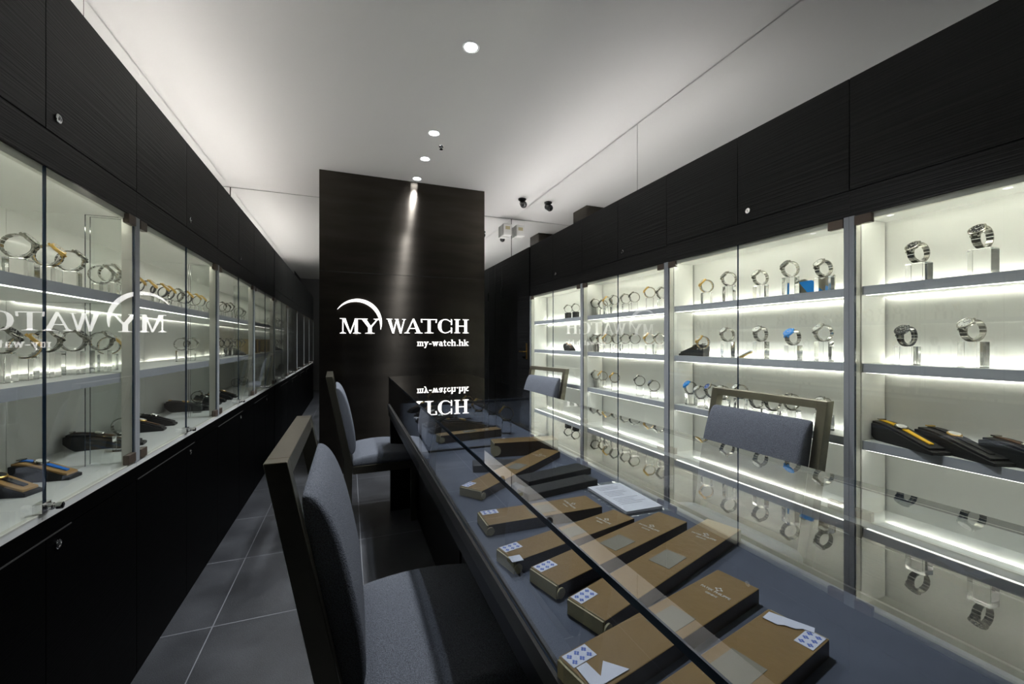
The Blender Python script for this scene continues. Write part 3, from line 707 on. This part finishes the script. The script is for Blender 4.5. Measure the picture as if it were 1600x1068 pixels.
from_corners((0.647, 0.397), (0.61, 0.469), (.318,.325), (.282,.405), H, 'brown carton nearest the viewer, stickered end to the right')
carton(.66, 1.56, -8, .26, .075, .055, 'beige-ended brown carton at the right behind the diagonal one', sticker=False, film=False, crest=False)
# torn white label and side tag
tag(obj('torn_label', MB().prism([(.277,.4385,.7768),(.274,.476,.7768),(.291,.480,.7768),(.296,.453,.7768),(.313,.474,.7768),(.337,.4495,.7768)], (0,0,.0008)), 'sticker'), 'torn white label on the carton whose crest faces the viewer', 'label')

# white document in a clear sleeve
t = thing('document', 'white printed document in a clear plastic sleeve beside the cartons', 'document', (.73, 1.0, ZD), math.radians(-1))
obj('booklet', B(-.062,.052,-.1,.095,.0046,.011), 'paper', t)
mb = MB(); random.seed(3)
for k in range(14):
    y = .075-k*.010
    if k in (3, 8): continue
    mb.box(-.045, -.045+random.uniform(.05, .085), y, y+.0018, .011, .0113)
obj('text_lines', mb, 'grey_print', t)
slv = MB(); n = 30; R = []
for i in range(n+1):
    y = -.118+.25*i/n; f = .0012*math.sin(i*1.9)+.0008*math.sin(i*.8)
    R.append([(-.078, y, .0004), (.070, y, .0004), (.071, y, .004+f), (.056, y, .0042), (-.066, y, .0042), (-.078, y, .0045-f)])
obj('plastic_sleeve', slv.rings(R), 'glass', t)
t = tag(obj('paper_tag', B(-.012, .012, -.011, .011, 0, .0006), 'sticker'), 'small white tag stuck on the near end of the third farthest carton', 'tag')
t.location = (.303, .760, ZD+.0263)
tag(obj('torn_label', MB().prism([(.640,.415,.7768),(.612,.466,.7768),(.590,.460,.7768),(.596,.440,.7768),(.604,.436,.7768),(.612,.424,.7768),(.622,.420,.7768),(.628,.408,.7768)], (0,0,.0008)), 'sticker'), 'white frayed label beside the sticker on the carton nearest the viewer', 'label')

# dark trays and cartons lying in the near unit behind the diagonal carton
def slab(name, x0, x1, y0, y1, h, m, ang, label, cat='box', z=ZD):
    o = obj(name, B(-(x1-x0)/2, (x1-x0)/2, -(y1-y0)/2, (y1-y0)/2, 0, h), m, bevel=.002); o.location = ((x0+x1)/2, (y0+y1)/2, z); o.rotation_euler = (0,0,math.radians(ang)); return tag(o, label, cat)
slab('tray', .50, .76, 1.20, 1.27, .022, 'black_leather', 12, 'flat black tray under the right end of the diagonal carton', 'tray')
slab('tray', .40, .62, 1.36, 1.43, .024, 'black_leather', -14, 'black tray behind the diagonal carton, left of it', 'tray')
slab('tray', .46, .72, 1.10, 1.16, .020, 'black_leather', 10, 'flat black tray between diagonal carton and the straight one', 'tray')
# far unit
random.seed(11)
FW = [('gold', .50, 2.62), ('steel', .60, 2.48), ('gold', .665, 2.40), ('gold', .67, 2.25), ('steel', .71, 2.14), ('steel', .70, 2.02)]
for k, (kd, x, y) in enumerate([('gold', .50, 2.66), ('steel', .60, 2.52), ('gold', .645, 2.38), ('gold', .67, 2.24), ('steelb', .71, 2.12), ('gold', .72, 1.93)]):
    put(STAND[.062], (x, y, ZD), PI-.2-.05*k, f'clear acrylic block, {ORD[k]} from the pillar, inside the far counter', 'watch stand', 'counter watch stands', ('st', .062))
    put(PROTO[kd][1], (x, y, ZD+.0632), PI-.2-.05*k, f'{PROTO[kd][0]} watch on clear block, {ORD[k]} from the pillar, far counter', 'watch', 'watches in the far counter', kd)
index_kids()
for k, (x, y, a, kd, col) in enumerate([(.42, 2.72, 200, 'short', 'gold'), (.44, 2.55, 195, 'short', 'gold'), (.42, 2.36, 190, 'short', 'black'), (.44, 2.22, 190, 'short', 'black'), (.44, 2.07, 188, 'short', 'black'), (.55, 2.05, 15, 'long', 'black')]):
    tray(kd, col, x, y, ZD, math.radians(a), f'{ORD[k]} from the pillar in the far counter')
carton(.52, 1.88, 8, .30, .06, .035, 'dark brown carton in the far counter by the glass partition', sticker=False)
slab('price_card', .36, .42, 2.42, 2.52, .004, 'paper', 10, 'pale card lying between black trays in the far counter', 'card')
slab('price_tag', .66, .675, 1.80, 1.83, .003, 'paper', 20, 'tiny white tag lying near the glass partition in the far counter', 'tag')

# ------------------------------------------------------------------ chairs
def loft_y(profile, ys, scales, off=None):
    R = []
    for i, (y, s_) in enumerate(zip(ys, scales)):
        cxp = sum(p[0] for p in profile)/len(profile); czp = sum(p[1] for p in profile)/len(profile)
        R.append([((p[0]-cxp)*s_[0]+cxp, y, (p[1]-czp)*s_[1]+czp) for p in profile])
    return MB().rings(R)
def superprof(cx, cz, a, b, e, n=40, lean=0):
    P = []
    for i in range(n):
        th = 2*PI*i/n; c_, s_ = math.cos(th), math.sin(th)
        x = a*math.copysign(abs(c_)**e, c_); z = b*math.copysign(abs(s_)**e, s_)
        P.append((cx+x+lean*z, cz+z))
    return P
def edge_scales(w_, r, m=5):
    ys = []; s_ = []
    for k in range(m+1):
        a = PI/2*k/m; ys.append(-w_+r*(1-math.sin(a))*1.0); s_.append(math.cos(PI/2-a))
    ys = [-w_+r*(1-math.cos(PI/2*k/m)) for k in range(m+1)]; q = [math.sin(PI/2*k/m) for k in range(m+1)]
    ys2 = ys+[-y for y in ys[::-1]]; q2 = q+q[::-1]
    return ys2, q2
def make_chair():
    t = bpy.data.objects.new('chair', None); C.objects.link(t)
    W = .26; pw = .034; lean = -.20
    def post(y0, y1):
        P = [(-.035, 0), (.003, 0), (.010, .42), (-.106, .98), (-.145, .98), (-.030, .40)]
        return MB().prism([(x, y0, z) for x, z in P], (0, y1-y0, 0))
    bf = MB()
    obj('back_post', post(-W, -W+pw), 'bronze', t, bevel=.0015); obj('back_post', post(W-pw, W), 'bronze', t, bevel=.0015)
    obj('top_rail', MB().prism([(x, -W+pw, z) for x, z in [(-.100, .95), (-.106, .98), (-.145, .98), (-.139, .95)]], (0, 2*(W-pw), 0)), 'bronze', t, bevel=.0015)
    for s_ in (-1, 1): obj('front_leg', B(.375, .41, s_*(W-.018)-.017, s_*(W-.018)+.017, 0, .355), 'bronze', t, bevel=.0015)
    obj('seat_frame', MB().box(.012, .41, -W, W, .355, .405), 'bronze', t, bevel=.0015)
    # seat cushion
    prof = [(.012, .407)]+[(.402, .407), (.418, .425), (.415, .445), (.395, .460)]
    prof += [(.395-.37*k/8, .460+.020*math.sin(PI*k/8)) for k in range(1, 8)] + [(.022, .455), (.010, .438)]
    m_, ys, sx, sz = 6, [], [], []
    R = []
    for k in range(m_+1): R.append((-W+.004+.020*(1-math.cos(PI/2*k/m_)), .955+.045*math.sin(PI/2*k/m_), .30+.60*math.sin(PI/2*k/m_)))
    for k in range(1, 9): y = (-W+.024)*(1-k/4); R.append((y, 1, .90+.10*math.cos(PI/2*abs(y)/(W-.02))**.5))
    R2 = R[:m_+1]+[r for r in R[m_+1:] if abs(r[0]) < W-.03]+[(-a, b, c) for a, b, c in R[:m_+1][::-1]]
    cxp = .215; rr = []
    for y, s1, s2 in R2:
        rr.append([((x-cxp)*s1+cxp, y, .407+(z-.407)*s2) for x, z in prof])
    obj('seat_cushion', MB().rings(rr), 'fabric', t, smooth=True)
    # back cushion: lens shaped slab between the posts, standing proud of them
    zc, hb, th = .69, .215, .050
    prof = []
    n = 44
    for i in range(n):
        a = 2*PI*i/n; c_, s_ = math.cos(a), math.sin(a)
        ex = .85; z = hb*math.copysign(abs(s_)**.75, s_); x = th*math.copysign(abs(c_)**ex, c_)
        if c_ < 0: x *= .25
        prof.append((x, z))
    rr = []
    wd = W-.036
    for k in range(6):
        q = math.sin(PI/2*k/5); rr.append((-wd+.016*(1-math.cos(PI/2*k/5)), .72+.28*q, .975+.025*q))
    rr = rr+[(-wd*.5, 1.04, 1), (0, 1.06, 1), (wd*.5, 1.04, 1)]+[(-a, b, c) for a, b, c in rr[::-1]]
    Rg = [[(-.012+(x*s1)-.205*(z*s2+zc-.47)+.018, y, zc+z*s2) for x, z in prof] for y, s1, s2 in rr]
    obj('back_cushion', MB().rings(Rg), 'fabric', t, smooth=True)
    return t
ch = make_chair(); index_kids()
chairs = [((.0, 1.122, 0), 0, 'grey upholstered bronze-framed chair nearest the viewer on the left of the counter'),
          ((.0, 3.10, 0), .03, 'grey upholstered bronze-framed chair left of the counter, close to the pillar'),
          ((1.52, 1.27, 0), PI, 'grey upholstered bronze-framed chair right of the counter, before the second case'),
          ((1.46, 3.20, 0), PI+.16, 'grey upholstered bronze-framed chair at the far right end of the counter')]
for k, (loc, rz, lab) in enumerate(chairs):
    o = ch if k == 0 else copy_tree(ch)
    o.location = loc; o.rotation_euler = (0, 0, rz); tag(o, lab, 'chair', 'grey chairs around the counter')
